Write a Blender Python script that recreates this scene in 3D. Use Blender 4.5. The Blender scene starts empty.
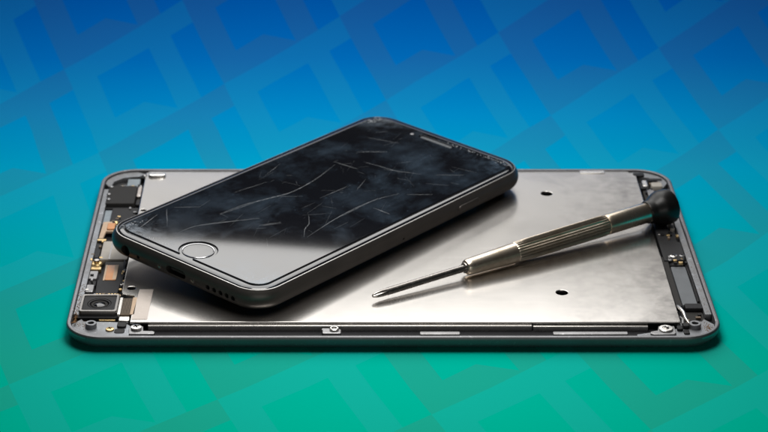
import bpy, bmesh, math, random
from mathutils import Vector, Matrix
R = math.radians
MM = 0.001                                   # every length below is written in millimetres
random.seed(7)
scene = bpy.context.scene
COL = scene.collection

# ------------------------------------------------------------------ camera
cam = bpy.data.cameras.new('camera')
cam.sensor_width = 36.0
cam.lens = 107.6
cam.shift_x = 0.0565
cam.clip_start = 0.02
cam.clip_end = 20.0
cam.dof.use_dof = True
cam.dof.focus_distance = 0.700
cam.dof.aperture_fstop = 26.0
cam_ob = bpy.data.objects.new('camera', cam)
cam_ob.location = (-16.04 * MM, -687.88 * MM, 313.28 * MM)
cam_ob.rotation_euler = (R(90 - 23.375), 0, 0)
COL.objects.link(cam_ob)
scene.camera = cam_ob

# ------------------------------------------------------------------ world and lamps (a dim studio, one large softbox, plus added fill lamps)
world = bpy.data.worlds.new('World')
scene.world = world
world.use_nodes = True
bg = world.node_tree.nodes['Background']
bg.inputs['Color'].default_value = (0.90, 0.95, 1.0, 1)
bg.inputs['Strength'].default_value = 0.018


def area_lamp(name, loc, target, sx, sy, power, colour, spread=180):
    d = bpy.data.lights.new(name, 'AREA')
    d.shape = 'RECTANGLE'
    d.size, d.size_y = sx * MM, sy * MM
    d.energy = power
    d.color = colour
    d.spread = R(spread)
    o = bpy.data.objects.new(name, d)
    o.location = Vector(loc) * MM
    o.rotation_euler = (Vector(target) - Vector(loc)).to_track_quat('-Z', 'Y').to_euler()
    COL.objects.link(o)
    return o


# overhead softbox hung behind the table top; its lower edge is what the glass mirrors
area_lamp('softbox', (-62, 330, 495), (-62, -80, 145), 480, 535, 2.8, (1.0, 0.985, 0.96))
# added fill lamp above the table, brightens the sheet with falloff toward its corners
area_lamp('top_fill', (0, -45, 275), (0, -30, 0), 140, 140, 0.345, (1.0, 0.975, 0.94), 120)
# added fill lamp low on the camera side, lifts the front edges
area_lamp('front_fill', (90, -540, 95), (0, -40, 5), 420, 150, 0.30, (1.0, 0.97, 0.93))
# added fill lamp low behind the table, brightens the back of the plate
area_lamp('rear_fill', (40, 505, 105), (40, 0, 20), 760, 190, 0.50, (1.0, 0.985, 0.96))

scene.view_settings.view_transform = 'Standard'
scene.view_settings.look = 'None'
scene.view_settings.exposure = 0.0
scene.view_settings.gamma = 1.0
scene.render.resolution_x = 1024
scene.render.resolution_y = 576


# ------------------------------------------------------------------ node helpers
class NT:
    def __init__(self, name):
        self.m = bpy.data.materials.new(name)
        self.m.use_nodes = True
        self.t = self.m.node_tree
        self.b = self.t.nodes['Principled BSDF']

    def n(self, kind, **props):
        nd = self.t.nodes.new(kind)
        for k, v in props.items():
            setattr(nd, k, v)
        return nd

    def link(self, a, b):
        self.t.links.new(a, b)

    def val(self, sock, v):
        if hasattr(v, 'links'):
            self.link(v, sock)
        else:
            sock.default_value = v

    def math(self, op, a, b=0.0, c=None, clamp=False):
        nd = self.n('ShaderNodeMath', operation=op, use_clamp=clamp)
        self.val(nd.inputs[0], a)
        self.val(nd.inputs[1], b)
        if c is not None:
            self.val(nd.inputs[2], c)
        return nd.outputs[0]

    def mix(self, fac, a, b):
        nd = self.n('ShaderNodeMix', data_type='RGBA')
        self.val(nd.inputs[0], fac)
        self.val(nd.inputs[6], a if hasattr(a, 'links') else (*a, 1))
        self.val(nd.inputs[7], b if hasattr(b, 'links') else (*b, 1))
        return nd.outputs[2]

    def coord(self, which='Object'):
        return self.n('ShaderNodeTexCoord').outputs[which]

    def mapped(self, scale, which='Object', rot=(0, 0, 0)):
        mp = self.n('ShaderNodeMapping')
        self.link(self.coord(which), mp.inputs[0])
        mp.inputs['Scale'].default_value = scale
        mp.inputs['Rotation'].default_value = rot
        return mp.outputs[0]

    def noise(self, scale, detail=4.0, rough=0.55, vec=None, dist=0.0):
        nd = self.n('ShaderNodeTexNoise')
        nd.inputs['Scale'].default_value = scale
        nd.inputs['Detail'].default_value = detail
        nd.inputs['Roughness'].default_value = rough
        nd.inputs['Distortion'].default_value = dist
        self.link(vec if vec is not None else self.coord(), nd.inputs['Vector'])
        return nd.outputs['Fac']

    def ramp(self, fac, stops, interp='LINEAR'):
        nd = self.n('ShaderNodeValToRGB')
        nd.color_ramp.interpolation = interp
        els = nd.color_ramp.elements
        while len(els) < len(stops):
            els.new(0.5)
        for e, (p, c) in zip(els, stops):
            e.position = p
            e.color = (c, c, c, 1) if isinstance(c, (int, float)) else (*c, 1)
        self.link(fac, nd.inputs[0])
        return nd.outputs['Color']

    def bump(self, height, strength=0.2, dist=0.0002):
        nd = self.n('ShaderNodeBump')
        nd.inputs['Strength'].default_value = strength
        nd.inputs['Distance'].default_value = dist
        self.link(height, nd.inputs['Height'])
        self.link(nd.outputs[0], self.b.inputs['Normal'])

    def set(self, **kw):
        names = dict(base='Base Color', rough='Roughness', metal='Metallic', spec='Specular IOR Level', coat='Coat Weight',
                     coat_rough='Coat Roughness', ior='IOR', aniso='Anisotropic')
        for k, v in kw.items():
            s = self.b.inputs[names[k]]
            if isinstance(v, tuple):
                v = (*v, 1)
            self.val(s, v)
        return self.m


def metal(name, col, rough=0.35, wear=0.12, dirt=0.0, amount=1.0, dirt_col=(0.06, 0.045, 0.03), scale=400):
    t = NT(name)
    n1 = t.noise(scale, 5)
    n2 = t.noise(scale * 0.22, 4)
    rr = t.math('ADD', t.math('MULTIPLY', t.math('SUBTRACT', n1, 0.5), wear * 2), rough)
    base = col
    if dirt > 0:
        f = t.ramp(n2, [(0.5 - dirt * 0.3, 0.0), (0.75, dirt)])
        base = t.mix(f, col, dirt_col)
        t.set(metal=t.math('SUBTRACT', 1.0, f))
    else:
        t.set(metal=amount)
    nick = t.ramp(t.noise(scale * 0.9, 8, 0.7, dist=1.5), [(0.60, 0.0), (0.66, 0.55)])
    base = t.mix(nick, base, tuple(min(0.75, c * 2.2) for c in col))
    t.set(base=base, rough=rr)
    t.bump(n1, 0.03, 0.00005)
    return t.m


def plastic(name, col, rough=0.5, var=0.25, scale=500, spec=0.14):
    t = NT(name)
    n1 = t.noise(scale, 4)
    dark = tuple(c * (1 - var) for c in col)
    lite = tuple(min(1, c * (1 + var)) for c in col)
    t.set(base=t.mix(n1, dark, lite), rough=t.math('ADD', t.math('MULTIPLY', n1, 0.2), rough - 0.1), spec=spec)
    t.bump(n1, 0.2, 0.00005)
    return t.m


# ------------------------------------------------------------------ materials
def mat_backdrop():
    """printed sheet: green fading to blue along its length, overlaid with a repeated angular motif in two tints"""
    t = NT('printed_backdrop')
    sep = t.n('ShaderNodeSeparateXYZ')
    t.link(t.coord('UV'), sep.inputs[0])
    U, V = sep.outputs[0], sep.outputs[1]                      # print units: 1.0 = 100
    # position inside the tilted tile lattice (tile 1.36 x 0.956, turned 29.7 degrees)
    x = t.math('SUBTRACT', U, 5.52)
    y = t.math('SUBTRACT', V, 1.14)
    pu = t.math('ADD', t.math('MULTIPLY', x, 1.185 / 1.86), t.math('MULTIPLY', y, -0.675 / 1.86))
    pv = t.math('ADD', t.math('MULTIPLY', x, 0.475 / 0.9139), t.math('MULTIPLY', y, 0.83 / 0.9139))
    iu, iv = t.math('FLOOR', pu), t.math('FLOOR', pv)
    fu, fv = t.math('SUBTRACT', pu, iu), t.math('SUBTRACT', pv, iv)

    def between(s, a, b):
        return t.math('MULTIPLY', t.math('GREATER_THAN', s, a), t.math('LESS_THAN', s, b))
    slope = t.math('MAXIMUM', t.math('MULTIPLY', t.math('SUBTRACT', fu, 0.43), 1.2), 0.0)
    low = t.math('ADD', slope, 0.74)
    d1 = t.math('MULTIPLY', between(fu, 0.195, 0.625), t.math('MULTIPLY', t.math('GREATER_THAN', fv, 0.247), t.math('LESS_THAN', fv, low)))
    d2 = t.math('MULTIPLY', between(fu, 0.81, 1.1), t.math('GREATER_THAN', fv, 0.25))
    lit = t.math('SUBTRACT', 1.0, t.math('MAXIMUM', d1, d2))
    par = t.math('PINGPONG', t.math('ADD', iu, iv), 1.0)       # 0 / 1 checker of the two tints
    grad = t.ramp(t.math('MULTIPLY', V, 1 / 4.4), [
        (0.00, (0.0, 0.110, 0.48)), (0.13, (0.0, 0.155, 0.525)), (0.26, (0.0, 0.245, 0.56)), (0.38, (0.0, 0.30, 0.50)),
        (0.55, (0.0, 0.31, 0.37)), (0.70, (0.0, 0.315, 0.285)), (0.82, (0.0, 0.345, 0.26)), (1.0, (0.0, 0.36, 0.25))])
    grey = t.mix(0.21, grad, (0.040, 0.115, 0.115))
    teal = t.mix(0.18, grad, (0.025, 0.29, 0.36))
    tint = t.mix(par, teal, grey)
    col = t.mix(lit, grad, tint)
    fib = t.noise(900, 5, 0.6)
    t.set(base=col, rough=0.9, spec=0.0)
    t.bump(fib, 0.08, 0.00005)
    return t.m


def mat_plate():
    t = NT('satin_steel_plate')
    c = t.coord()
    big = t.noise(28, 5, 0.6)
    mid = t.noise(95, 3, 0.5, dist=0.5)
    sep = t.n('ShaderNodeSeparateXYZ')
    t.link(c, sep.inputs[0])
    # patina: the right-hand third of the sheet is tarnished in cloudy blotches
    xr = t.n('ShaderNodeMapRange')
    t.link(sep.outputs[0], xr.inputs[0])
    xr.inputs[1].default_value, xr.inputs[2].default_value = 0.046, 0.080
    blot = t.math('MULTIPLY', xr.outputs[0], t.ramp(t.math('ADD', t.math('MULTIPLY', big, 0.5), t.math('MULTIPLY', mid, 0.5)), [(0.38, 0.25), (0.62, 1.0)]))
    grain = t.ramp(t.noise(300, 6, 0.7), [(0.36, 0.55), (0.62, 1.0)])
    blot = t.math('ADD', t.math('MULTIPLY', t.math('MULTIPLY', blot, grain), 0.85), t.math('MULTIPLY', t.ramp(mid, [(0.5, 0.0), (0.8, 1.0)]), 0.10))
    t.set(base=t.mix(blot, (0.75, 0.72, 0.685), (0.25, 0.238, 0.228)), metal=1.0)
    rr = t.math('ADD', t.math('MULTIPLY', t.math('SUBTRACT', mid, 0.5), 0.06), 0.215)
    st1 = t.ramp(t.noise(60, 5, 0.7, vec=t.mapped((0.5, 14, 1), rot=(0, 0, R(24)))), [(0.58, 0.0), (0.70, 1.0)])
    st2 = t.ramp(t.noise(50, 5, 0.7, vec=t.mapped((0.4, 16, 1), rot=(0, 0, R(-52)))), [(0.60, 0.0), (0.72, 1.0)])
    worn = t.math('MULTIPLY', t.math('ADD', st1, st2), t.ramp(big, [(0.45, 0.2), (0.62, 1.0)]))
    t.set(rough=t.math('ADD', rr, t.math('MULTIPLY', worn, 0.03)))
    t.bump(t.noise(2600, 2, 0.6), 0.012, 0.00004)
    return t.m


def mat_glass(name, smudge):
    t = NT(name)
    c = t.coord()
    big = t.noise(34, 6, 0.66, dist=0.15)
    streak = t.noise(60, 6, 0.7, vec=t.mapped((0.3, 2.6, 1), rot=(0, 0, R(-14))), dist=0.1)
    fine = t.noise(1500, 3, 0.7)
    speck = t.n('ShaderNodeTexVoronoi')
    speck.inputs['Scale'].default_value = 420
    t.link(c, speck.inputs['Vector'])
    dots = t.math('MULTIPLY', t.math('LESS_THAN', speck.outputs['Distance'], 0.10), t.math('GREATER_THAN', big, 0.47))
    sepx = t.n('ShaderNodeSeparateXYZ')
    t.link(c, sepx.inputs[0])
    ends = t.n('ShaderNodeMapRange', interpolation_type='SMOOTHSTEP')
    t.link(t.math('ABSOLUTE', sepx.outputs[0]), ends.inputs[0])
    ends.inputs[1].default_value, ends.inputs[2].default_value = 0.050, 0.066
    sides = t.n('ShaderNodeMapRange', interpolation_type='SMOOTHSTEP')
    t.link(t.math('ABSOLUTE', sepx.outputs[1]), sides.inputs[0])
    sides.inputs[1].default_value, sides.inputs[2].default_value = 0.016, 0.031
    grime = t.noise(170, 6, 0.72, dist=1.2)
    worn = t.math('MULTIPLY', t.math('MULTIPLY', ends.outputs[0], t.math('ADD', t.math('MULTIPLY', sides.outputs[0], 0.8), 0.2)), t.ramp(grime, [(0.44, 0.0), (0.62, 1.6)]))
    haze = t.math('MULTIPLY', t.ramp(big, [(0.465, 0.0), (0.74, 1.0)]), t.ramp(streak, [(0.30, 0.30), (0.7, 1.0)]))
    haze = t.math('MULTIPLY', haze, t.math('ADD', t.math('MULTIPLY', fine, 0.9), 0.45))
    haze = t.math('ADD', haze, worn)
    fac = t.math('ADD', t.math('MULTIPLY', haze, smudge), t.math('MULTIPLY', dots, smudge * 0.5), clamp=True)
    t.set(base=t.mix(fac, (0.0035, 0.004, 0.006), (0.17, 0.27, 0.39)))
    t.set(rough=t.math('ADD', t.math('MULTIPLY', haze, 0.05), 0.04), spec=0.88)
    t.bump(big, 0.03, 0.00004)
    return t.m


def mat_frame_phone():
    t = NT('space_grey_aluminium')
    n1, n2 = t.noise(900, 3), t.noise(45, 5, 0.65)
    t.set(base=t.mix(n2, (0.042, 0.037, 0.034), (0.088, 0.078, 0.072)), metal=0.7,
          rough=t.math('ADD', t.math('MULTIPLY', n2, 0.18), 0.32))
    t.bump(n1, 0.05, 0.00003)
    return t.m


def mat_knurl():
    t = NT('nickel_brass')
    n2 = t.noise(120, 5, 0.65)
    t.set(base=t.mix(t.ramp(n2, [(0.4, 0.0), (0.7, 1.0)]), (0.76, 0.67, 0.55), (0.48, 0.39, 0.29)), metal=1.0,
          rough=t.math('ADD', t.math('MULTIPLY', n2, 0.14), 0.22))
    return t.m


M = dict(
    backdrop=mat_backdrop(), plate=mat_plate(), glass=mat_glass('black_cover_glass', 0.05), protector=mat_glass('scratched_film_glass', 0.21),
    phone=mat_frame_phone(), nickel=mat_knurl(),
    shell=metal('anodised_shell', (0.085, 0.083, 0.088), 0.42, 0.06, amount=0.5),
    rim=metal('bare_rim', (0.20, 0.20, 0.21), 0.45, 0.12, dirt=0.3),
    ledge=metal('grey_ledge', (0.25, 0.262, 0.28), 0.52, 0.15, dirt=0.5),
    floor=plastic('dark_tray', (0.018, 0.018, 0.020), 0.55),
    steel=metal('bright_steel', (0.72, 0.70, 0.67), 0.26, 0.10, dirt=0.2),
    dullsteel=metal('dull_steel', (0.28, 0.28, 0.285), 0.42, 0.12, dirt=0.35),
    darksteel=metal('dark_steel', (0.30, 0.28, 0.26), 0.26, 0.10),
    gold=metal('gold_contact', (0.80, 0.58, 0.28), 0.32, 0.1, dirt=0.35),
    copper=plastic('copper_flex', (0.52, 0.21, 0.055), 0.35, 0.3, 300, 0.6),
    tan=plastic('tan_tape', (0.50, 0.37, 0.26), 0.5, 0.25, 600),
    ribtan=plastic('brown_connector', (0.16, 0.12, 0.085), 0.45, 0.3, 600),
    sticker=metal('foil_sticker', (0.42, 0.375, 0.34), 0.42, 0.1, dirt=0.2),
    black=plastic('black_plastic', (0.012, 0.012, 0.013), 0.45),
    blackmat=plastic('black_film', (0.020, 0.020, 0.021), 0.55, 0.3, 350),
    module=plastic('charcoal_module', (0.028, 0.027, 0.026), 0.7, 0.25, 250),
    white=plastic('pale_plate', (0.36, 0.335, 0.30), 0.5, 0.25, 200),
    blue=plastic('pale_blue_film', (0.24, 0.28, 0.31), 0.5, 0.3, 200),
    hole=plastic('dark_hole', (0.004, 0.004, 0.004), 0.7),
    lens=NT('lens_glass').set(base=(0.004, 0.005, 0.008), rough=0.05, spec=0.9),
    rubber=plastic('black_rubber', (0.004, 0.004, 0.004), 0.36, 0.3, 300, 0.3),
    scratch=plastic('scratched_glass', (0.27, 0.285, 0.30), 0.55, 0.35, 2500),
    grit=plastic('brown_grit', (0.20, 0.11, 0.05), 0.8, 0.5, 900),
    chamfer=metal('polished_chamfer', (0.36, 0.35, 0.34), 0.34, 0.1, dirt=0.2),
    bezel=metal('camera_bezel', (0.25, 0.24, 0.23), 0.40, 0.1, dirt=0.3),
    greypanel=plastic('grey_panel', (0.125, 0.135, 0.145), 0.45, 0.3, 120),
    ring=metal('button_ring', (0.50, 0.50, 0.51), 0.20, 0.05),
)


# ------------------------------------------------------------------ mesh helpers
def finish(me, angle=32):
    me.polygons.foreach_set('use_smooth', [True] * len(me.polygons))
    me.set_sharp_from_angle(angle=R(angle))
    for p in me.polygons:                    # large level faces stay truly flat
        if abs(p.normal.z) > 0.9995:
            p.use_smooth = False
    me.update()


def link(name, me, mat, parent=None, loc=None, rot=None):
    if mat is not None:
        me.materials.clear()
        me.materials.append(M[mat])
    o = bpy.data.objects.new(name, me)
    COL.objects.link(o)
    if parent:
        o.parent = parent
    if loc:
        o.location = Vector(loc) * MM
    if rot:
        o.rotation_euler = rot
    return o


def mesh_of(name, verts, faces, angle=32):
    me = bpy.data.meshes.new(name)
    me.from_pydata([Vector(v) * MM for v in verts], [], faces)
    bm = bmesh.new()
    bm.from_mesh(me)
    bmesh.ops.recalc_face_normals(bm, faces=bm.faces)
    bm.to_mesh(me)
    bm.free()
    finish(me, angle)
    return me


def rrect(x0, x1, y0, y1, r, n=6):
    r = min(r, abs(x1 - x0) / 2 - 1e-4, abs(y1 - y0) / 2 - 1e-4)
    if r <= 0.001:
        return [(x0, y0), (x1, y0), (x1, y1), (x0, y1)]
    pts = []
    for cx, cy, a0 in ((x1 - r, y0 + r, -90), (x1 - r, y1 - r, 0), (x0 + r, y1 - r, 90), (x0 + r, y0 + r, 180)):
        for k in range(n + 1):
            a = R(a0 + 90 * k / n)
            pts.append((cx + r * math.cos(a), cy + r * math.sin(a)))
    return pts


def circ(x, y, r, n=24):
    return [(x + r * math.cos(2 * math.pi * k / n), y + r * math.sin(2 * math.pi * k / n)) for k in range(n)]


def plate_mesh(name, loops, z0, z1, bevel=0.12, res=1):
    """a flat piece with real thickness, softened edges and real holes: loops[0] is the outline, the rest are holes"""
    cu = bpy.data.curves.new(name, 'CURVE')
    cu.dimensions = '2D'
    cu.fill_mode = 'BOTH'
    bevel = min(bevel, (z1 - z0) / 2 * 0.98)
    cu.extrude = ((z1 - z0) / 2 - bevel) * MM
    cu.bevel_depth = bevel * MM
    cu.bevel_resolution = res
    cu.offset = -bevel * MM
    for lp in loops:
        sp = cu.splines.new('POLY')
        sp.points.add(len(lp) - 1)
        for p, (x, y) in zip(sp.points, lp):
            p.co = (x * MM, y * MM, 0, 1)
        sp.use_cyclic_u = True
    ob = bpy.data.objects.new(name + '_tmp', cu)
    COL.objects.link(ob)
    dg = bpy.context.evaluated_depsgraph_get()
    dg.update()
    me = bpy.data.meshes.new_from_object(ob.evaluated_get(dg))
    bpy.data.objects.remove(ob)
    bpy.data.curves.remove(cu)
    me.name = name
    me.transform(Matrix.Translation((0, 0, (z0 + z1) / 2 * MM)))
    bm = bmesh.new()
    bm.from_mesh(me)
    bmesh.ops.remove_doubles(bm, verts=bm.verts, dist=1e-7)
    bmesh.ops.recalc_face_normals(bm, faces=bm.faces)
    bm.to_mesh(me)
    bm.free()
    finish(me, 40)
    return me


def piece(name, loops, z0, z1, mat, parent, bevel=0.12):
    if isinstance(loops[0][0], (int, float)):
        loops = [loops]
    return link(name, plate_mesh(name, loops, z0, z1, bevel), mat, parent)


def block(name, x0, x1, y0, y1, z0, z1, mat, parent, r=0.3, bevel=0.12):
    return piece(name, [rrect(x0, x1, y0, y1, r, 3)], z0, z1, mat, parent, bevel)


def loft(rings, cap_first=True, cap_last=True):
    n = len(rings[0])
    verts = [p for r in rings for p in r]
    faces = []
    for i in range(len(rings) - 1):
        for k in range(n):
            a, b = i * n + k, i * n + (k + 1) % n
            faces.append((a, b, b + n, a + n))
    if cap_first:
        faces.append(tuple(range(n))[::-1])
    if cap_last:
        faces.append(tuple(range((len(rings) - 1) * n, len(rings) * n)))
    return verts, faces


def lathe(name, prof, n=32, angle=32):
    """profile of (radius, z); closed at both ends"""
    rings = [[(r * math.cos(2 * math.pi * k / n), r * math.sin(2 * math.pi * k / n), z) for k in range(n)] for r, z in prof]
    v, f = loft(rings)
    return mesh_of(name, v, f, angle)


def tube(name, pts, rad, n=8):
    pts = [Vector(p) for p in pts]
    rings = []
    for i, p in enumerate(pts):
        d = (pts[min(i + 1, len(pts) - 1)] - pts[max(i - 1, 0)]).normalized()
        s = d.cross(Vector((0, 0, 1)))
        if s.length < 1e-3:
            s = Vector((1, 0, 0))
        s.normalize()
        u = s.cross(d)
        rr = rad[i] if isinstance(rad, (list, tuple)) else rad
        rings.append([tuple(p + s * rr * math.cos(2 * math.pi * k / n) + u * rr * math.sin(2 * math.pi * k / n)) for k in range(n)])
    v, f = loft(rings)
    return mesh_of(name, v, f, 60)


def thing(name, label, category, loc=(0, 0, 0), rot=(0, 0, 0)):
    e = bpy.data.objects.new(name, None)
    e.empty_display_size = 0.01
    COL.objects.link(e)
    e.location = Vector(loc) * MM
    e.rotation_euler = rot
    e['label'] = label
    e['category'] = category
    return e


# ------------------------------------------------------------------ setting: the printed backdrop sheet, flat on the table and swept up behind
def build_backdrop():
    y0, rad, tm = 80.0, 150.0, R(40)
    knots = [(-420, 900), (-130, 455), (-90, 388), (-50, 327), (0, 260), (80, 169), (110, 131), (140, 82), (180, 4), (215, -71)]

    def printv(s):
        for (a, va), (b, vb) in zip(knots, knots[1:]):
            if s <= b:
                return va + (vb - va) * (s - a) / (b - a)
        return knots[-1][1]
    ss = [-420, -300, -200] + list(range(-130, 216, 5))
    xs = [-420, -200, -100, 0, 100, 200, 420]
    verts, uvs, faces = [], [], []
    for s in ss:
        if s < y0:
            y, z = s, 0.0
        else:
            th = (s - y0) / rad
            if th < tm:
                y, z = y0 + rad * math.sin(th), rad * (1 - math.cos(th))
            else:
                e = s - y0 - rad * tm
                y, z = y0 + rad * math.sin(tm) + e * math.cos(tm), rad * (1 - math.cos(tm)) + e * math.sin(tm)
        for x in xs:
            verts.append((x, y, z))
            uvs.append(((x * 2.68 + 383) / 100, printv(s) / 100))
    n = len(xs)
    for i in range(len(ss) - 1):
        for k in range(n - 1):
            faces.append((i * n + k, i * n + k + 1, (i + 1) * n + k + 1, (i + 1) * n + k))
    me = bpy.data.meshes.new('backdrop')
    me.from_pydata([Vector(v) * MM for v in verts], [], faces)
    uv = me.uv_layers.new(name='print')
    for lp in me.loops:
        uv.data[lp.index].uv = uvs[lp.vertex_index]
    finish(me, 60)
    o = link('backdrop', me, 'backdrop')
    o['kind'] = 'structure'
    o['label'] = 'green to blue printed backdrop sheet with tilted angular motif'
    o['category'] = 'backdrop'
    return o


build_backdrop()

# ------------------------------------------------------------------ the opened tablet chassis
H = 5.2            # height of the rim above the table
PZ = 5.0           # top of the metal plate
FZ = 2.2           # tray floor
tab = thing('opened_tablet', 'opened grey tablet chassis with bare metal plate and exposed parts lying under the phone', 'tablet')


def build_shell():
    W2, D2, CR = 100.0, 67.35, 12.0

    def ring(inset, z):
        r = max(CR - inset, 0.6)
        return [(x, y, z) for x, y in rrect(-W2 + inset, W2 - inset, -D2 + inset, D2 - inset, r, 14)]
    prof = []
    for k in range(9):
        a = R(90 * k / 8)
        prof.append((6 - 6 * math.sin(a), 4 - 4 * math.cos(a)))
    prof += [(-0.02, 4.5), (0.10, 4.9), (0.35, H - 0.06), (0.6, H), (1.15, H), (1.35, H - 0.1), (1.45, H - 0.45), (1.5, FZ)]
    rings = [ring(i, z) for i, z in prof]
    v, f = loft(rings)
    me = mesh_of('back_shell', v, f, 30)
    me.materials.append(M['shell'])
    me.materials.append(M['rim'])
    me.materials.append(M['floor'])
    for p in me.polygons:
        c = p.center / MM
        if p.area > 0.005:
            p.material_index = 2 if c.z > 1 else 0
        elif c.z > 5.0:
            p.material_index = 1
        elif c.z < 4.85 and c.z > FZ and max(abs(c.x) - W2, abs(c.y) - D2) < -1.2 and abs(p.normal.z) < 0.1:
            p.material_index = 1
    o = link('back_shell', me, None, tab)
    return o


build_shell()

# satin plate with its screw holes; a notch is cut from its front left corner
out = [(-80.4, -56.2), (87.6, -56.2), (88.0, -55.8), (88.2, 64.0), (-84.6, 64.0), (-84.8, 63.6), (-84.8, -35.0), (-84.4, -36.4), (-80.8, -37.4), (-80.6, -38.0)]
holes = [circ(55.3, 45.0, 2.0), circ(53.5, -35.2, 1.9), circ(-82.0, -31.9, 1.35, 16), circ(-83.2, 30.5, 1.0, 14)]
piece('shield_plate', [out] + holes, 4.2, PZ, 'plate', tab, 0.16)
# lip folded up along the front of the plate, in two lengths
block('plate_lip', -75, 42.5, -57.2, -56.0, FZ, 4.15, 'steel', tab, 0.2)
block('plate_lip', 42.8, 78, -57.3, -56.0, FZ, 4.0, 'steel', tab, 0.2)

# corner ledges and the long side ledges of the frame
def corner(sx):
    w, d, cr = 98.45, 65.8, 10.5
    arc = [(sx * (w - cr + cr * math.sin(R(a))), -d + cr - cr * math.cos(R(a))) for a in range(0, 91, 9)]
    inner = [(sx * 95.8, -51.5), (sx * 95.0, -53.2), (sx * 82.5 if sx < 0 else 88.2, -53.8), (sx * 79 if sx < 0 else 87.8, -58), (sx * 74, -62.2), (sx * 74, -65.8)]
    lp = arc + inner
    if sx < 0:
        lp = lp[::-1]
    piece('corner_ledge', [lp], FZ, 3.7, 'ledge', tab, 0.15)


corner(-1)
corner(1)
block('side_ledge', -98.4, -96.6, -50, 50, FZ, 4.55, 'ledge', tab, 0.3)
block('side_ledge', 96.4, 98.4, -50, 50, FZ, 4.55, 'ledge', tab, 0.3)
block('back_ledge', -84, 86, 64.3, 65.8, FZ, 4.8, 'dullsteel', tab, 0.2)


def back_corner(sx):
    w, d, cr = 98.4, 65.8, 10.5
    arc = [(sx * (w - cr + cr * math.sin(R(a))), d - cr + cr * math.cos(R(a))) for a in range(0, 91, 9)]
    lp = arc + [(sx * 96.4, 51.0), (sx * 95.6, 57.0), (sx * 92.4, 60.6), (sx * 87, 62.0), (sx * 84.5, 63.6)]
    if sx > 0:
        lp = lp[::-1]
    piece('corner_ledge', [lp], FZ, 4.5, 'ledge', tab, 0.15)


back_corner(-1)
back_corner(1)


def cross_screw(x, y, z, r, mat, name='screw', parent=None):
    o = link(name, lathe(name, [(r * 0.96, -0.5), (r, -0.05), (r * 0.93, 0.16), (r * 0.62, 0.30), (r * 0.1, 0.34)], 20), mat, parent or tab, (x, y, z))
    for a in (0.4, 0.4 + math.pi / 2):
        d = link('slot', plate_mesh('slot', [rrect(-r * 0.55, r * 0.55, -r * 0.13, r * 0.13, 0.05, 2)], 0.24, 0.40, 0.02), 'hole', parent or o, (x, y, z) if parent else None, (0, 0, a))
    return o


def ring_post(x, y, z0, z1, ro, ri, mat):
    prof = [(ro * 1.15, z0), (ro, z0 + 0.4), (ro, z1 - 0.12), (ro - 0.12, z1), (ri + 0.1, z1), (ri, z1 - 0.1), (ri, z1 - 1.0), (0.02, z1 - 1.0)]
    o = link('screw_post', lathe('screw_post', prof, 24), mat, tab, (x, y, 0))
    link('bore', lathe('bore', [(ri * 0.98, z1 - 0.95), (ri * 0.98, z1 - 0.6), (0.02, z1 - 0.6)], 20), 'hole', o)
    return o


# ---- left column, back to front
block('speaker_box', -96.8, -86.9, 36.4, 52.2, FZ, 4.95, 'module', tab, 0.6, 0.25)
block('speaker_seal', -97.0, -87.2, 34.6, 36.3, FZ, 3.7, 'black', tab, 0.4)
for x, y in ((-95.9, 50.6), (-96.2, 44.0), (-95.9, 39.6)):
    link('rivet', lathe('rivet', [(0.75, 0), (0.72, 0.35), (0.45, 0.55), (0.05, 0.6)], 14), 'dullsteel', tab, (x, y, 4.9))
block('antenna_bar', -96.2, -90.9, 53.2, 58.3, FZ, 3.4, 'black', tab, 0.4)
block('foil_patch', -90.9, -86.6, 54.0, 60.8, FZ, 3.9, 'blue', tab, 0.3)
block('foam_strip', -90.4, -85.4, 61.0, 63.4, FZ, 4.3, 'black', tab, 0.3)
block('spring_clip', -86.7, -85.2, 43.0, 52.0, FZ, 4.75, 'sticker', tab, 0.6, 0.3)
block('clip_block', -86.5, -85.1, 37.5, 42.4, FZ, 4.0, 'black', tab, 0.3)
pill = block('locating_tab', -83.9, -77.6, 59.4, 62.6, 4.6, 5.9, 'steel', tab, 1.5, 0.55)
link('tab_pin', lathe('tab_pin', [(0.9, 0), (0.9, 0.8), (0.6, 1.1), (0.05, 1.15)], 16), 'dullsteel', pill, (-85.2, 61.2, 4.3))
block('black_film', -94.0, -85.2, 22.4, 34.5, FZ, 4.1, 'blackmat', tab, 0.4)
block('blue_strip', -96.5, -94.2, 22.8, 34.4, FZ, 3.2, 'blue', tab, 0.2)
cop = piece('copper_flex', [[(-96.3, 8.0), (-94.9, 8.0), (-94.4, 13.8), (-91.4, 13.8), (-91.2, 20.5), (-93.2, 22.0), (-96.0, 21.6)]], 3.5, 4.5, 'tan', tab, 0.2)
block('flex_pad', -94.2, -91.6, 14.6, 19.6, 4.4, 5.0, 'copper', cop, 0.5, 0.2)
link('solder_bead', lathe('solder_bead', [(0.9, 0), (0.85, 0.4), (0.5, 0.8), (0.05, 0.9)], 14), 'gold', cop, (-91.6, 20.2, 4.4))
block('socket_block', -97.0, -95.0, 7.2, 13.0, FZ, 4.3, 'black', tab, 0.3)
block('spring_contact', -96.6, -93.6, 6.0, 7.2, 3.6, 4.6, 'gold', tab, 0.3)
block('board_shield', -94.4, -85.3, -9.0, 5.6, FZ, 4.5, 'white', tab, 0.5, 0.25)
block('shield_seam', -91.5, -91.1, -8.8, 5.4, 4.49, 4.56, 'dullsteel', tab, 0.05, 0.02)
block('connector_housing', -97.0, -94.8, -6.5, 5.0, FZ, 4.0, 'black', tab, 0.3)
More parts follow.
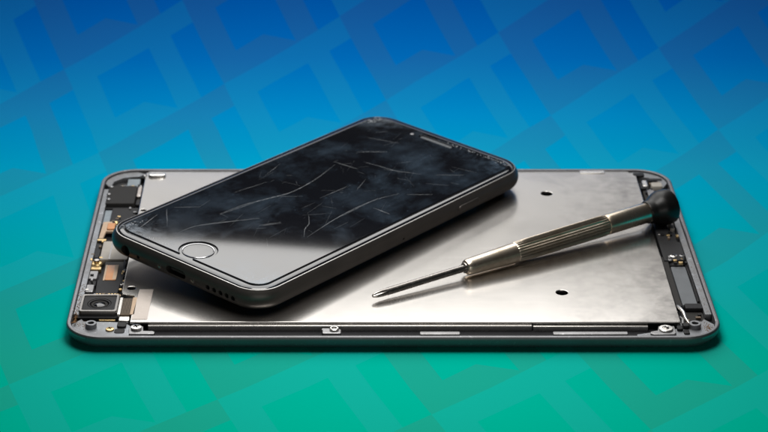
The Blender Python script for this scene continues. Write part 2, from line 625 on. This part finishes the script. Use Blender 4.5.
g = link('gold_spring', lathe('gold_spring', [(1.9, 0), (1.95, 0.6), (1.6, 1.0), (0.9, 1.1), (0.9, 1.7), (0.5, 1.9), (0.05, 1.95)], 20), 'gold', tab, (-95.2, -10.4, 3.0))
link('spring_cap', lathe('spring_cap', [(1.0, 0), (0.95, 0.3), (0.5, 0.5), (0.05, 0.52)], 16), 'darksteel', g, (0, 0, 1.75))
block('gold_base', -97.2, -93.4, -14.6, -12.6, FZ, 3.6, 'gold', tab, 0.4, 0.2)
flex = piece('ribbon_cable', [[(-93.4, -33.8), (-86.4, -33.8), (-86.0, -24.0), (-85.4, -9.6), (-92.4, -9.6), (-92.2, -20.0), (-93.6, -24.0)]], FZ, 4.05, 'blackmat', tab, 0.15)
block('copper_window', -91.3, -87.8, -24.2, -12.8, 3.95, 4.25, 'copper', flex, 0.4, 0.1)
block('window_edge', -91.9, -91.3, -24.4, -12.6, 3.95, 4.22, 'tan', flex, 0.1, 0.05)
block('window_sheen', -88.9, -87.7, -24.0, -12.9, 4.2, 4.33, 'tan', flex, 0.1, 0.05)
block('chip', -96.6, -93.9, -23.0, -17.2, FZ, 4.2, 'dullsteel', tab, 0.4, 0.2)
block('chip', -96.6, -94.2, -33.0, -27.6, FZ, 4.2, 'dullsteel', tab, 0.4, 0.2)
block('dark_chip', -96.4, -94.0, -27.2, -23.4, FZ, 3.6, 'black', tab, 0.3)
for k in range(7):
    block('contact_pin', -93.0 + k * 0.95, -92.35 + k * 0.95, -36.3, -34.4, 3.0, 4.3, 'gold', tab, 0.1, 0.06)
link('solder_bead', lathe('solder_bead', [(0.9, 0), (0.85, 0.5), (0.4, 0.8), (0.05, 0.85)], 14), 'gold', tab, (-86.2, -35.3, 3.7))


# ---- rear camera module in the front left corner
def build_camera_module():
    cx, cy = -91.0, -43.6
    base = block('camera_module', cx - 6.4, cx + 6.2, cy - 7.9, cy + 6.0, FZ, 4.1, 'black', tab, 0.8, 0.2)
    o = rrect(cx - 5.9, cx + 5.9, cy - 6.4, cy + 5.9, 0.9, 4)
    i = rrect(cx - 5.0, cx + 5.0, cy - 5.5, cy + 5.0, 0.6, 4)
    piece('camera_bezel', [o, i], 3.9, 5.7, 'bezel', base, 0.2)
    piece('camera_face', [rrect(cx - 5.0, cx + 5.0, cy - 5.5, cy + 5.0, 0.6, 4), circ(cx, cy - 0.3, 3.7, 32)], 4.0, 5.35, 'blackmat', base, 0.12)
    link('lens_barrel', lathe('lens_barrel', [(3.7, 0), (3.7, 1.15), (3.45, 1.3), (3.1, 1.25), (2.7, 0.65), (0.05, 0.6)], 36), 'black', base, (cx, cy - 0.3, 4.0))
    link('lens_ring', lathe('lens_ring', [(2.6, 0), (2.6, 0.5), (2.4, 0.62), (1.9, 0.55), (1.7, 0.25), (0.05, 0.25)], 32), 'module', base, (cx, cy - 0.3, 4.55))
    link('lens', lathe('lens', [(1.75, 0), (1.7, 0.15), (1.2, 0.40), (0.6, 0.52), (0.05, 0.55)], 28), 'lens', base, (cx, cy - 0.3, 4.75))
    block('gold_edge', cx + 0.5, cx + 5.6, cy - 8.6, cy - 7.9, 2.6, 3.6, 'gold', base, 0.2, 0.1)
    block('silver_clip', cx + 6.0, cx + 7.0, cy - 7.0, cy + 5.0, FZ, 4.9, 'steel', base, 0.2, 0.12)
    return base


build_camera_module()
rib = block('flex_connector', -84.0, -80.9, -51.0, -39.2, FZ, 4.95, 'ribtan', tab, 0.3, 0.15)
for k in range(6):
    block('rib', -83.7 + k * 0.46, -83.5 + k * 0.46, -50.6, -39.6, 4.93, 5.08, 'module', rib, 0.02, 0.03)
block('tan_tape', -80.9, -79.6, -51.2, -39.0, 4.98, 5.12, 'tan', tab, 0.15, 0.05)
piece('foil_sticker', [[(-80.2, -54.6), (-75.4, -54.6), (-75.0, -33.0), (-79.4, -33.0)]], PZ - 0.02, PZ + 0.12, 'sticker', tab, 0.05)
block('bracket_tongue', -84.2, -80.9, -54.6, -51.8, FZ, 4.7, 'steel', tab, 0.4, 0.2)
block('black_lug', -84.4, -81.6, -58.2, -54.9, FZ, 4.4, 'black', tab, 0.8, 0.2)
block('black_lug', -85.0, -81.8, -61.6, -58.6, FZ, 3.9, 'black', tab, 0.8, 0.2)

# ---- screws, posts and clips along the front channel
ring_post(-92.3, -57.4, FZ, 5.3, 1.75, 0.95, 'ledge')
cross_screw(-86.4, -59.2, 4.0, 1.35, 'gold', 'small_screw')
br = piece('screw_bracket', [[(-80.3, -63.0), (-72.7, -63.0), (-72.5, -61.6), (-73.2, -61.0), (-76.0, -60.9), (-76.3, -57.8), (-80.0, -57.8), (-80.6, -59.5)]], FZ, 4.3, 'dullsteel', tab, 0.2)
cross_screw(-78.3, -59.6, 4.9, 1.75, 'steel', 'screw', br)
lug = block('locating_lug', -21.6, -15.9, -63.4, -60.6, FZ, 4.7, 'dullsteel', tab, 0.4, 0.25)
link('lug_tube', lathe('lug_tube', [(1.45, 0), (1.45, 0.9), (1.2, 1.05), (0.85, 1.05), (0.75, 0.9), (0.75, 0.3), (0.03, 0.3)], 24), 'steel', lug, (-18.0, -61.0, 4.3))
block('lug_foot', -21.8, -18.8, -60.6, -59.4, FZ, 4.4, 'dullsteel', lug, 0.3, 0.15)
block('magnet_bar', 8.0, 20.2, -63.9, -62.0, FZ, 4.6, 'dullsteel', tab, 0.35, 0.22)
block('magnet_bar', 48.4, 71.1, -63.9, -62.0, FZ, 4.6, 'dullsteel', tab, 0.35, 0.22)
brr = piece('screw_bracket', [[(78.0, -62.6), (79.0, -63.4), (85.2, -63.4), (85.9, -62.4), (85.9, -57.6), (81.0, -57.6), (80.4, -60.6), (78.2, -61.4)]], FZ, 4.3, 'dullsteel', tab, 0.25)
link('bracket_washer', lathe('bracket_washer', [(2.2, 0), (2.2, 0.45), (2.0, 0.6), (1.15, 0.62), (1.0, 0.5), (1.0, 0.2), (0.03, 0.2)], 28), 'steel', brr, (83.0, -60.0, 4.25))
cross_screw(83.0, -60.0, 4.75, 1.05, 'darksteel', 'screw', brr)
ring_post(92.2, -57.6, FZ, 5.3, 1.85, 1.0, 'ledge')
for x, y, h in ((87.4, -59.0, 4.6), (89.2, -61.2, 4.2), (89.4, -57.6, 4.9)):
    block('black_lug', x - 0.9, x + 0.9, y - 1.3, y + 1.3, FZ, h, 'black', tab, 0.5, 0.25)
link('spring_wire', tube('spring_wire', [(88.7, -44.0, 4.4), (89.0, -47.0, 5.1), (89.6, -50.5, 5.4), (89.8, -53.5, 4.9), (90.6, -55.6, 4.2)], [0.55, 0.6, 0.55, 0.5, 0.4]), 'steel', tab)
link('spring_wire', tube('spring_wire', [(88.6, -51.0, 4.0), (88.9, -54.0, 4.8), (88.6, -57.0, 4.6)], 0.4), 'dullsteel', tab)

# ---- right column, front to back
block('button_block', 91.0, 97.2, -45.6, -42.0, FZ, 4.5, 'black', tab, 0.5, 0.25)
block('dark_tray_panel', 90.4, 96.2, -54.6, -45.8, FZ, 3.2, 'module', tab, 0.6)
block('shield_panel', 90.7, 95.4, -41.6, -13.0, FZ, 3.7, 'greypanel', tab, 0.4)
block('panel_groove', 95.6, 96.1, -41.0, -9.0, FZ, 3.4, 'black', tab, 0.1)
block('edge_gasket', 88.5, 90.3, -43.0, -6.0, FZ, 4.0, 'module', tab, 0.3)
mod = piece('dock_module', [[(89.0, -9.6), (95.6, -9.6), (96.2, -6.0), (96.2, 4.5), (95.2, 5.6), (95.4, 12.5), (93.8, 14.0), (93.6, 22.0), (89.0, 22.0)]], FZ, 4.5, 'blackmat', tab, 0.25)
cross_screw(92.4, -6.6, 4.6, 1.3, 'steel', 'screw', mod)
cross_screw(95.2, -6.2, 4.5, 0.9, 'dullsteel', 'small_screw', mod)
block('module_foot', 90.6, 95.0, -12.2, -9.8, FZ, 3.8, 'black', mod, 0.3)
block('pale_clip', 94.3, 95.8, 15.5, 26.0, FZ, 4.6, 'white', tab, 0.4, 0.2)
block('camera_bracket', 89.2, 96.0, 27.0, 50.0, FZ, 4.0, 'module', tab, 0.8, 0.2)
block('bracket_pad', 90.5, 93.0, 43.0, 49.0, 3.95, 4.7, 'dullsteel', tab, 0.6, 0.25)
block('black_slot', 91.4, 97.0, 57.6, 59.6, 4.45, 4.62, 'black', tab, 0.4, 0.05)
block('pale_tab', 92.6, 96.4, 51.6, 55.6, FZ, 4.9, 'white', tab, 0.8, 0.3)
block('metal_finger', 89.6, 91.4, 52.0, 57.4, FZ, 4.9, 'steel', tab, 0.5, 0.3)
block('black_socket', 87.2, 91.2, 61.0, 63.8, 4.5, 5.1, 'black', tab, 0.8, 0.2)
block('black_foot', 88.6, 90.6, 50.5, 55.8, FZ, 4.6, 'black', tab, 0.4, 0.2)
for x, y in ((91.0, 40.0), (94.4, 46.0), (90.6, 33.0)):
    link('rivet', lathe('rivet', [(0.9, 0), (0.85, 0.4), (0.5, 0.6), (0.05, 0.65)], 14), 'black', tab, (x, y, 3.9))
block('highlight_strip', 68.6, 77.4, 63.2, 65.4, 4.9, 5.25, 'steel', tab, 0.4, 0.12)  # steel strip added in place of a highlight on the plate's back edge
block('foam_pad', -62, -46, 6, 16, PZ, 8.2, 'black', tab, 1.0, 0.3)

# small soldered components crowded between the larger parts
SM = [plate_mesh('component', [rrect(-0.55, 0.55, -0.4, 0.4, 0.08, 2)], 0, 0.7, 0.08),
      plate_mesh('component', [rrect(-0.35, 0.35, -0.7, 0.7, 0.08, 2)], 0, 0.9, 0.08),
      plate_mesh('component', [rrect(-0.8, 0.8, -0.5, 0.5, 0.1, 2)], 0, 0.5, 0.08)]
for k in range(110):
    z = 2.5
    if k < 40:
        x, y = random.uniform(-96.4, -85.4), random.choice((random.uniform(-37.5, -34), random.uniform(5.4, 8.0), random.uniform(22, 36), random.uniform(52.5, 54.5)))
        z = 3.6
    elif k < 60:
        x, y = random.uniform(-86.2, -84.9), random.uniform(-33, 40)
        z = 3.9
    elif k < 70:
        x, y = random.uniform(-97, -93.6), random.uniform(-35, 6)
        z = 3.9
    elif k < 92:
        x, y = random.uniform(89.2, 96), random.choice((random.uniform(-13, -8), random.uniform(5, 13), random.uniform(-56, -46)))
        z = 3.5 if y < -40 else 4.4
    else:
        x, y = random.uniform(89.4, 96), random.uniform(27, 58)
        z = 3.9
    me = SM[k % 3].copy()
    link('component', me, random.choice(('black', 'tan', 'gold', 'dullsteel', 'ribtan', 'black', 'steel')), tab, (x, y, z), (0, 0, random.choice((0, 0, R(90), R(4)))))
for pts in ([(-93.0, 22.0, 4.3), (-90.0, 14.0, 4.8), (-88.5, 8.0, 4.7), (-88.0, 4.0, 4.6)], [(-86.2, -9.0, 4.2), (-85.6, -18.0, 4.5), (-85.7, -30.0, 4.3)],
            [(95.6, -12.0, 3.9), (96.0, -25.0, 4.0), (95.8, -40.0, 4.0)], [(90.0, 24.0, 4.3), (91.5, 34.0, 4.5), (90.4, 48.0, 4.3), (91.8, 58.0, 4.6)]):
    link('wire', tube('wire', pts, 0.28, 8), 'black', tab)

# dirt caught along the inside of the frame, far too fine to count
gv, gf = [], []
def grain(x, y, z, s):
    b = len(gv)
    a = random.uniform(0, 6.28)
    for k in range(3):
        gv.append((x + s * math.cos(a + k * 2.09), y + s * math.sin(a + k * 2.09), z - 0.05))
    gv.append((x, y, z + s * 0.9))
    gf.extend([(b, b + 1, b + 3), (b + 1, b + 2, b + 3), (b + 2, b, b + 3), (b + 2, b + 1, b)])
for _ in range(240):
    t = random.random()
    grain(random.gauss(-97.6, 0.35), -56 + 28 * t * t, 4.58, random.uniform(0.08, 0.24))
for _ in range(70):
    grain(random.gauss(-95.0, 1.2), random.gauss(-55.8, 1.2), 3.72, random.uniform(0.08, 0.2))
for _ in range(110):
    grain(random.gauss(96.3, 0.6), random.gauss(-58.0, 1.6), 3.72, random.uniform(0.08, 0.24))
for _ in range(90):
    grain(random.gauss(97.4, 0.4), random.uniform(-50, 0), 4.58, random.uniform(0.05, 0.16))
gr = link('grit', mesh_of('grit', gv, gf), 'grit', tab)
gr['kind'] = 'stuff'

# ------------------------------------------------------------------ the phone lying across the tablet
PL, PW = 69.15, 33.55
ph = thing('smartphone', 'dark grey smartphone with scratched black screen resting on the opened tablet', 'phone',
           (-21.92, 19.31, 14.72), (R(2.93), R(0.11), R(49.85)))


def pring(inset, z, n=14, cr=9.2):
    return [(x, y, z) for x, y in rrect(-PL + inset, PL - inset, -PW + inset, PW - inset, max(cr - inset, 0.8), n)]


def build_phone_frame():
    prof = []
    for k in range(15):
        th = R(-90 + (51 + 90) * k / 14)
        prof.append((2.2 - 3.5 * math.cos(th), -3.1 + 4 * math.sin(th)))
    prof += [(0.06, 0.10), (0.32, 0.16), (0.40, 0.02), (0.42, -0.8)]
    v, f = loft([pring(i, z) for i, z in prof])
    me = mesh_of('frame', v, f, 30)
    o = link('frame', me, 'phone', ph)
    # drill the jack, port, microphone and speaker openings, and the side pin hole
    cuts = []

    def drill(outline, axis, pos):
        me2 = plate_mesh('cut', [outline], -3.0, 3.0, 0.01, 0)
        c = bpy.data.objects.new('cut', me2)
        COL.objects.link(c)
        base = Matrix.Rotation(R(90), 4, 'Y') if axis == 'x' else Matrix.Rotation(R(90), 4, 'X')
        c.matrix_world = Matrix.Translation(Vector(pos) * MM) @ base
        cuts.append(c)
    X = -70.4
    drill(circ(0, 0, 1.85, 24), 'x', (X, 22.7, -3.7))
    drill(circ(0, 0, 0.62, 14), 'x', (X, 17.0, -3.9))
    drill(rrect(-1.3, 1.3, -4.2, 4.2, 1.25, 6), 'x', (X, 0.4, -3.4))
    for y in (-13.3, -16.0, -18.7, -21.3, -23.9):
        drill(circ(0, 0, 0.85, 16), 'x', (X, y, -3.8))
    drill(circ(0, 0, 0.42, 12), 'y', (0.2, -34.8, -3.9))
    o.parent = None
    for c in cuts:
        md = o.modifiers.new('cut', 'BOOLEAN')
        md.operation = 'DIFFERENCE'
        md.solver = 'EXACT'
        md.object = c
    dg = bpy.context.evaluated_depsgraph_get()
    dg.update()
    new = bpy.data.meshes.new_from_object(o.evaluated_get(dg))
    o.modifiers.clear()
    if len(new.polygons) > 200:
        new.materials.clear()
        new.materials.append(M['phone'])
        new.materials.append(M['chamfer'])
        finish(new, 30)
        for p in new.polygons:
            p.material_index = 1 if p.center.z > -0.05 * MM and abs(p.normal.z) < 0.9999 else 0
        o.data = new
    o.parent = ph
    for c in cuts:
        bpy.data.objects.remove(c)
    # dark linings inside the openings
    def lining(name, r, y, z, x=-68.4):
        d = link(name, lathe(name, [(r, 0), (r, 0.3), (0.02, 0.3)], 18), 'hole', fr, (x, y, z), (0, R(-90), 0))
    fr = o
    lining('headphone_jack', 1.8, 22.7, -3.7)
    lining('microphone_hole', 0.6, 17.0, -3.9, -69.4)
    for y in (-13.3, -16.0, -18.7, -21.3, -23.9):
        lining('speaker_hole', 0.83, y, -3.8, -69.2)
    me3 = plate_mesh('charging_port', [rrect(-1.25, 1.25, -4.1, 4.1, 1.2, 5)], -0.1, 0.1, 0.02)
    link('charging_port', me3, 'hole', fr, (-68.2, 0.4, -3.4), (0, R(90), 0))
    me4 = plate_mesh('port_tongue', [rrect(-0.4, 0.4, -3.0, 3.0, 0.2, 3)], -0.8, 0.0, 0.05)
    link('port_tongue', me4, 'module', fr, (-68.6, 0.4, -3.3), (0, R(90), 0))
    for y in (7.6, -6.8):
        s = link('port_screw', lathe('port_screw', [(0.85, -0.3), (0.85, 0.02), (0.7, 0.1), (0.3, 0.06), (0.02, 0.0)], 16), 'darksteel', fr, (-70.34, y, -3.75), (0, R(-90), 0))
    link('pin_hole', lathe('pin_hole', [(0.4, 0), (0.4, 0.2), (0.02, 0.2)], 12), 'hole', fr, (0.2, -33.6, -3.9), (R(90), 0, 0))
    return o


fr = build_phone_frame()
# side button, proud of the frame
sb = plate_mesh('side_button', [rrect(-5.6, 5.6, -1.15, 1.15, 1.1, 6)], -0.5, 0.32, 0.2)
link('side_button', sb, 'phone', ph, (35.2, -34.75, -3.1), (R(90), 0, 0))
# camera bump on the back, where the phone touches the plate
link('camera_bump', lathe('camera_bump', [(4.2, 0), (4.2, 0.9), (3.9, 1.15), (0.05, 1.15)], 28), 'black', ph, (61, -26.0, -7.05), (R(180), 0, 0))

# black gasket between the frame and the glass
gsk = plate_mesh('gasket', [[(x, y) for x, y, _ in pring(0.42, 0)], [(x, y) for x, y, _ in pring(1.4, 0)]], -0.7, -0.12, 0.05)
link('gasket', gsk, 'hole', ph)


def build_glass():
    prof = [(0.85, -0.5), (0.80, -0.2)]
    for k in range(1, 9):
        a = R(90 * k / 8)
        prof.append((0.80 + 1.7 * (1 - math.cos(a)), -0.2 + 0.55 * math.sin(a)))
    v, f = loft([pring(i, z) for i, z in prof])
    return link('cover_glass', mesh_of('cover_glass', v, f, 50), 'glass', ph)


gl = build_glass()
GZ = 0.35
# film of tempered glass over the screen, open round the home button
def build_protector():
    x0, x1, y = -65.6, 65.6, 30.4
    cr = 5.2
    hb, hr = (-60.0, 0.6), 6.3
    pts = []
    for cx, cy, a0 in ((x1 - cr, -y + cr, -90), (x1 - cr, y - cr, 0), (x0 + cr, y - cr, 90)):
        for k in range(9):
            a = R(a0 + 90 * k / 8)
            pts.append((cx + cr * math.cos(a), cy + cr * math.sin(a)))
    half = math.degrees(math.asin(min(1, abs(x0 - hb[0]) / hr)))
    # notch: walk round the button on the screen side
    a_start, a_end = 180 - (90 - half) + 0, -180 + (90 - half)
    a_start = 180 - math.degrees(math.acos(min(1, abs(x0 - hb[0]) / hr)))
    pts.append((x0, hb[1] + hr * math.sin(R(a_start)) + 0.6))
    for k in range(25):
        a = R(a_start + (-a_start - a_start) * k / 24)
        pts.append((hb[0] + hr * math.cos(a), hb[1] + hr * math.sin(a)))
    pts.append((x0, hb[1] - hr * math.sin(R(a_start)) - 0.6))
    cx, cy = x0 + cr, -y + cr
    for k in range(9):
        a = R(180 + 90 * k / 8)
        pts.append((cx + cr * math.cos(a), cy + cr * math.sin(a)))
    # earpiece opening
    hole = rrect(61.4, 63.6, -6.9, 8.7, 1.0, 5)
    o = link('screen_film', plate_mesh('screen_film', [pts, hole], GZ + 0.02, GZ + 0.40, 0.10, 2), 'protector', ph)
    # dark glue line round the edge of the film
    inner = [(p[0] * 0.996, p[1] * 0.992) for p in pts]
    return o, pts


film, fpts = build_protector()
FT = GZ + 0.40
# black glue line that follows the film's edge
def edge_line(pts, w, z0, z1, name, mat, parent):
    n = len(pts)
    vs, fs = [], []
    for i, (x, y) in enumerate(pts):
        ax, ay = pts[i - 1]
        bx, by = pts[(i + 1) % n]
        d = Vector((bx - ax, by - ay, 0)).normalized()
        nx, ny = d.y, -d.x
        vs += [(x + nx * 0.02, y + ny * 0.02, z0), (x + nx * w, y + ny * w, z0), (x + nx * w, y + ny * w, z1), (x + nx * 0.02, y + ny * 0.02, z1)]
    for i in range(n):
        j = (i + 1) % n
        for k in range(4):
            fs.append((i * 4 + k, j * 4 + k, j * 4 + (k + 1) % 4, i * 4 + (k + 1) % 4))
    return link(name, mesh_of(name, vs, fs), mat, parent)


edge_line(fpts, 0.26, GZ + 0.01, GZ + 0.10, 'glue_line', 'hole', film)

# home button with its ring
hbx, hby = -60.0, 0.6
hb = link('home_button', lathe('home_button', [(4.8, -0.3), (4.8, 0.0), (4.7, 0.03), (4.5, 0.03)], 48), 'glass', ph, (hbx, hby, GZ + 0.04))
link('button_ring', lathe('button_ring', [(4.85, -0.05), (5.22, -0.02), (5.22, 0.14), (5.12, 0.2), (4.92, 0.15), (4.82, -0.05)], 56), 'ring', hb)
# earpiece and front camera
ear = link('earpiece', plate_mesh('earpiece', [rrect(61.7, 63.3, -5.9, 7.7, 0.75, 5)], GZ - 0.02, GZ + 0.12, 0.04), 'greypanel', ph)
for k in range(9):
    yy = -4.9 + k * 1.45
    link('grille_bar', plate_mesh('grille_bar', [rrect(61.9, 63.1, yy, yy + 0.6, 0.1, 2)], GZ + 0.10, GZ + 0.2, 0.03), 'greypanel', ear)
link('front_camera', lathe('front_camera', [(0.7, 0), (0.65, 0.04), (0.3, 0.08), (0.03, 0.09)], 20), 'dullsteel', ph, (61.8, 11.2, FT))


# scratches and cracks in the film
def scratch(pts, w, name='scratch', jag=0.0, parent=film):
    fine = []
    for i in range(len(pts) - 1):
        (ax, ay), (bx, by) = pts[i], pts[i + 1]
        n = max(3, int(math.hypot(bx - ax, by - ay) / 1.1))
        for k in range(n):
            t = k / n
            fine.append((ax + (bx - ax) * t + random.gauss(0, 0.012 + jag * 0.5), ay + (by - ay) * t + random.gauss(0, 0.012 + jag * 0.5)))
    fine.append(pts[-1])
    n = len(fine)
    vs, fs = [], []
    for i, (x, y) in enumerate(fine):
        ax, ay = fine[max(i - 1, 0)]
        bx, by = fine[min(i + 1, n - 1)]
        d = Vector((bx - ax, by - ay, 0)).normalized()
        t = i / (n - 1)
        ww = 0.44 * w * (0.15 + 0.85 * math.sin(math.pi * min(max(t, 0.03), 0.97))) * random.uniform(0.55, 1.2)
        vs += [(x - d.y * ww, y + d.x * ww, FT + 0.004), (x, y, FT + 0.03), (x + d.y * ww, y - d.x * ww, FT + 0.004)]
    for i in range(n - 1):
        a, b = i * 3, i * 3 + 3
        fs += [(a, a + 1, b + 1, b), (a + 1, a + 2, b + 2, b + 1)]
    return link(name, mesh_of(name, vs, fs), 'scratch', parent)


def smooth(pts, n=5):
    if len(pts) < 3:
        return pts
    P = [Vector((*p, 0)) for p in pts]
    res = []
    for i in range(len(P) - 1):
        p0, p1, p2, p3 = P[max(i - 1, 0)], P[i], P[i + 1], P[min(i + 2, len(P) - 1)]
        for k in range(n):
            t = k / n
            q = 0.5 * ((2 * p1) + (p2 - p0) * t + (2 * p0 - 5 * p1 + 4 * p2 - p3) * t * t + (3 * p1 - p0 - 3 * p2 + p3) * t ** 3)
            res.append((q.x, q.y))
    res.append(pts[-1])
    return res


for pts, w, j in (
        ([(-35.6, 13.9), (-25.1, 13.2), (-14.7, 10.6), (-5.5, 8.7), (7.8, 9.9), (21.4, 13.1)], 0.20, 0),
        ([(23.3, 14.7), (24.3, 5.2)], 0.20, 0), ([(-33.0, -1.0), (-26.1, -4.3)], 0.16, 0), ([(-32.4, -1.9), (-26.6, -4.9)], 0.14, 0),
        ([(-28.5, -17.7), (-8.9, -15.0), (8.5, -15.0), (18.9, -17.8)], 0.17, 0),
        ([(-15.1, -6.6), (-20.2, -11.3), (-24.5, -13.3), (-29.2, -17.0)], 0.15, 0.12),
        ([(-2.9, -1.1), (12.4, -1.6)], 0.13, 0.05), ([(-46.5, 12.5), (-29.1, 3.0)], 0.12, 0), ([(3.8, -18.8), (3.9, -25.5)], 0.20, 0.05),
        ([(35.5, 14.8), (43.1, 7.5)], 0.18, 0.1), ([(30.5, 7.7), (32.7, -6.6)], 0.15, 0), ([(-42.5, 28.0), (-36.1, 22.1)], 0.13, 0),
        ([(-36.0, 13.7), (-18.6, 11.6)], 0.12, 0.05), ([(-55.0, 13.8), (-45.7, 12.4), (-28.8, 2.4)], 0.14, 0),
        ([(-63.2, 24.6), (-50.4, 28.0)], 0.17, 0.05), ([(30.6, -1.1), (36.4, -13.0)], 0.12, 0), ([(-9.5, -15.4), (6.1, -14.9)], 0.11, 0.05),
        ([(39.5, -16.9), (46.5, -23.8)], 0.12, 0.05), ([(-54, 20), (-48, 26), (-45, 29)], 0.12, 0.1), ([(-20, 22), (-6, 20)], 0.10, 0.1),
        ([(48, 20), (52, 9)], 0.10, 0.05), ([(10, -6), (20, -2)], 0.10, 0.05), ([(-2, 24), (9, 27)], 0.09, 0.05),
        ([(20, -20), (26, -26)], 0.12, 0.05)):
    scratch(smooth(pts), w, 'scratch', j)
for _ in range(40):                                            # short hairline marks
    x, y = random.uniform(-42, 58), random.uniform(-26, 27)
    a, l = random.gauss(0.2, 0.9), random.uniform(1.2, 4.5)
    scratch([(x, y), (x + l * math.cos(a), y + l * math.sin(a))], random.uniform(0.025, 0.06), 'hairline', 0.02)
for _ in range(34):                                            # straight fine scratches in two rough directions
    x, y = random.uniform(-46, 54), random.uniform(-24, 26)
    a = random.choice((random.gauss(0.05, 0.22), random.gauss(-1.0, 0.25), random.gauss(0.6, 0.3)))
    l = random.uniform(3.5, 13)
    x2, y2 = x + l * math.cos(a), y + l * math.sin(a)
    if min(x, x2) < -44 or max(x, x2) > 60 or max(abs(y), abs(y2)) > 28:
        continue
    scratch([(x, y), (x2, y2)], random.uniform(0.018, 0.05), 'fine_scratch', 0.0)
# chipped edges of the film: small flakes of whitened glass at the corners
def chips(cx, cy, sx, sy, n, name='chipped_glass'):
    vs, fs = [], []
    for _ in range(n):
        x = min(max(random.gauss(cx, sx), -65.2), 65.2)
        y = min(max(random.gauss(cy, sy), -30.0), 30.0)
        s = random.uniform(0.08, 0.32)
        b = len(vs)
        m = random.randint(4, 6)
        a0 = random.random() * 6
        for k in range(m):
            rr = s * random.uniform(0.4, 1.0)
            vs.append((x + rr * 1.6 * math.cos(a0 + k * 6.28 / m), y + rr * math.sin(a0 + k * 6.28 / m), FT + 0.003))
        vs.append((x, y, FT + 0.035))
        fs += [(b + k, b + (k + 1) % m, b + m) for k in range(m)]
    o = link(name, mesh_of(name, vs, fs), 'scratch', film)
    o['kind'] = 'stuff'


chips(-64.4, 20, 0.5, 4.2, 26)
chips(-61, 28, 2.6, 0.9, 14)
chips(62.5, 28.5, 2.2, 1.0, 50)
chips(64.4, -25, 0.6, 3.0, 40)
chips(64.3, -12, 0.5, 5.0, 34)

# ------------------------------------------------------------------ the screwdriver
A = Vector((-6.1, -42.0, 6.9))
B = Vector((94.6, 21.2, 10.65))
Aw = Vector((-6.05, -41.8, 6.9))
q = (B - Aw).to_track_quat('Z', 'Y')
drv = thing('screwdriver', 'small nickel precision screwdriver with ribbed grip and black swivel cap', 'screwdriver', tuple(Aw), q.to_euler())


def build_driver():
    # cross-point blade: round shaft whose tip is cut to four flutes
    n = 32
    rings = []
    for z, r, fl in ((0.0, 0.48, 0.15), (0.35, 0.70, 0.5), (1.4, 0.98, 0.55), (2.8, 1.16, 0.42), (4.4, 1.2, 0.18), (5.6, 1.2, 0.0), (38, 1.2, 0.0)):
        rg = []
        for k in range(n):
            a = 2 * math.pi * k / n + 0.5
            c = abs(math.cos(2 * a)) ** 0.8
            rr = r * (1 - fl * (1 - c))
            rg.append((rr * math.cos(a), rr * math.sin(a), z))
        rings.append(rg)
    v, f = loft(rings)
    link('blade', mesh_of('blade', v, f, 40), 'darksteel', drv)
    nose = link('nose', lathe('nose', [(1.25, 35.0), (1.9, 35.0), (2.35, 35.3), (2.6, 36.0), (2.7, 37.0), (3.05, 47.0), (3.3, 53.6), (3.3, 54.4), (2.9, 54.6)], 48), 'nickel', drv)
    link('nose_collar', lathe('nose_collar', [(1.2, 34.6), (1.75, 34.6), (1.85, 35.1), (1.2, 35.2)], 32), 'darksteel', nose)
    # ribbed grip: 26 rounded flutes
    nf, m = 24, 6
    rings = []
    for z, r, d in ((54.3, 3.1, 0.0), (54.7, 3.3, 0.05), (55.3, 3.42, 0.42), (60, 3.45, 0.42), (75, 3.5, 0.42), (88, 3.5, 0.42), (90.6, 3.48, 0.42), (91.2, 3.35, 0.05), (91.6, 3.15, 0.0)):
        rg = []
        for k in range(nf * m):
            a = 2 * math.pi * k / (nf * m)
            s = 0.5 - 0.5 * math.cos(a * nf)
            rg.append(((r - d * s) * math.cos(a), (r - d * s) * math.sin(a), z))
        rings.append(rg)
    v, f = loft(rings)
    link('ribbed_grip', mesh_of('ribbed_grip', v, f, 50), 'nickel', drv)
    link('shank', lathe('shank', [(3.0, 91.4), (3.3, 91.5), (3.42, 91.9), (3.45, 93), (3.45, 108.4), (3.3, 108.8), (2.8, 108.9)], 48), 'nickel', drv)
    link('swivel_cap', lathe('swivel_cap', [(3.0, 108.6), (3.7, 108.6), (3.9, 109.0), (4.0, 110.2), (4.4, 111.2), (5.2, 112.5), (5.75, 113.6), (6.0, 114.6), (6.0, 117.6),
                                            (5.8, 118.3), (5.3, 118.7), (4.0, 118.8), (0.05, 118.6)], 56), 'rubber', drv)


build_driver()
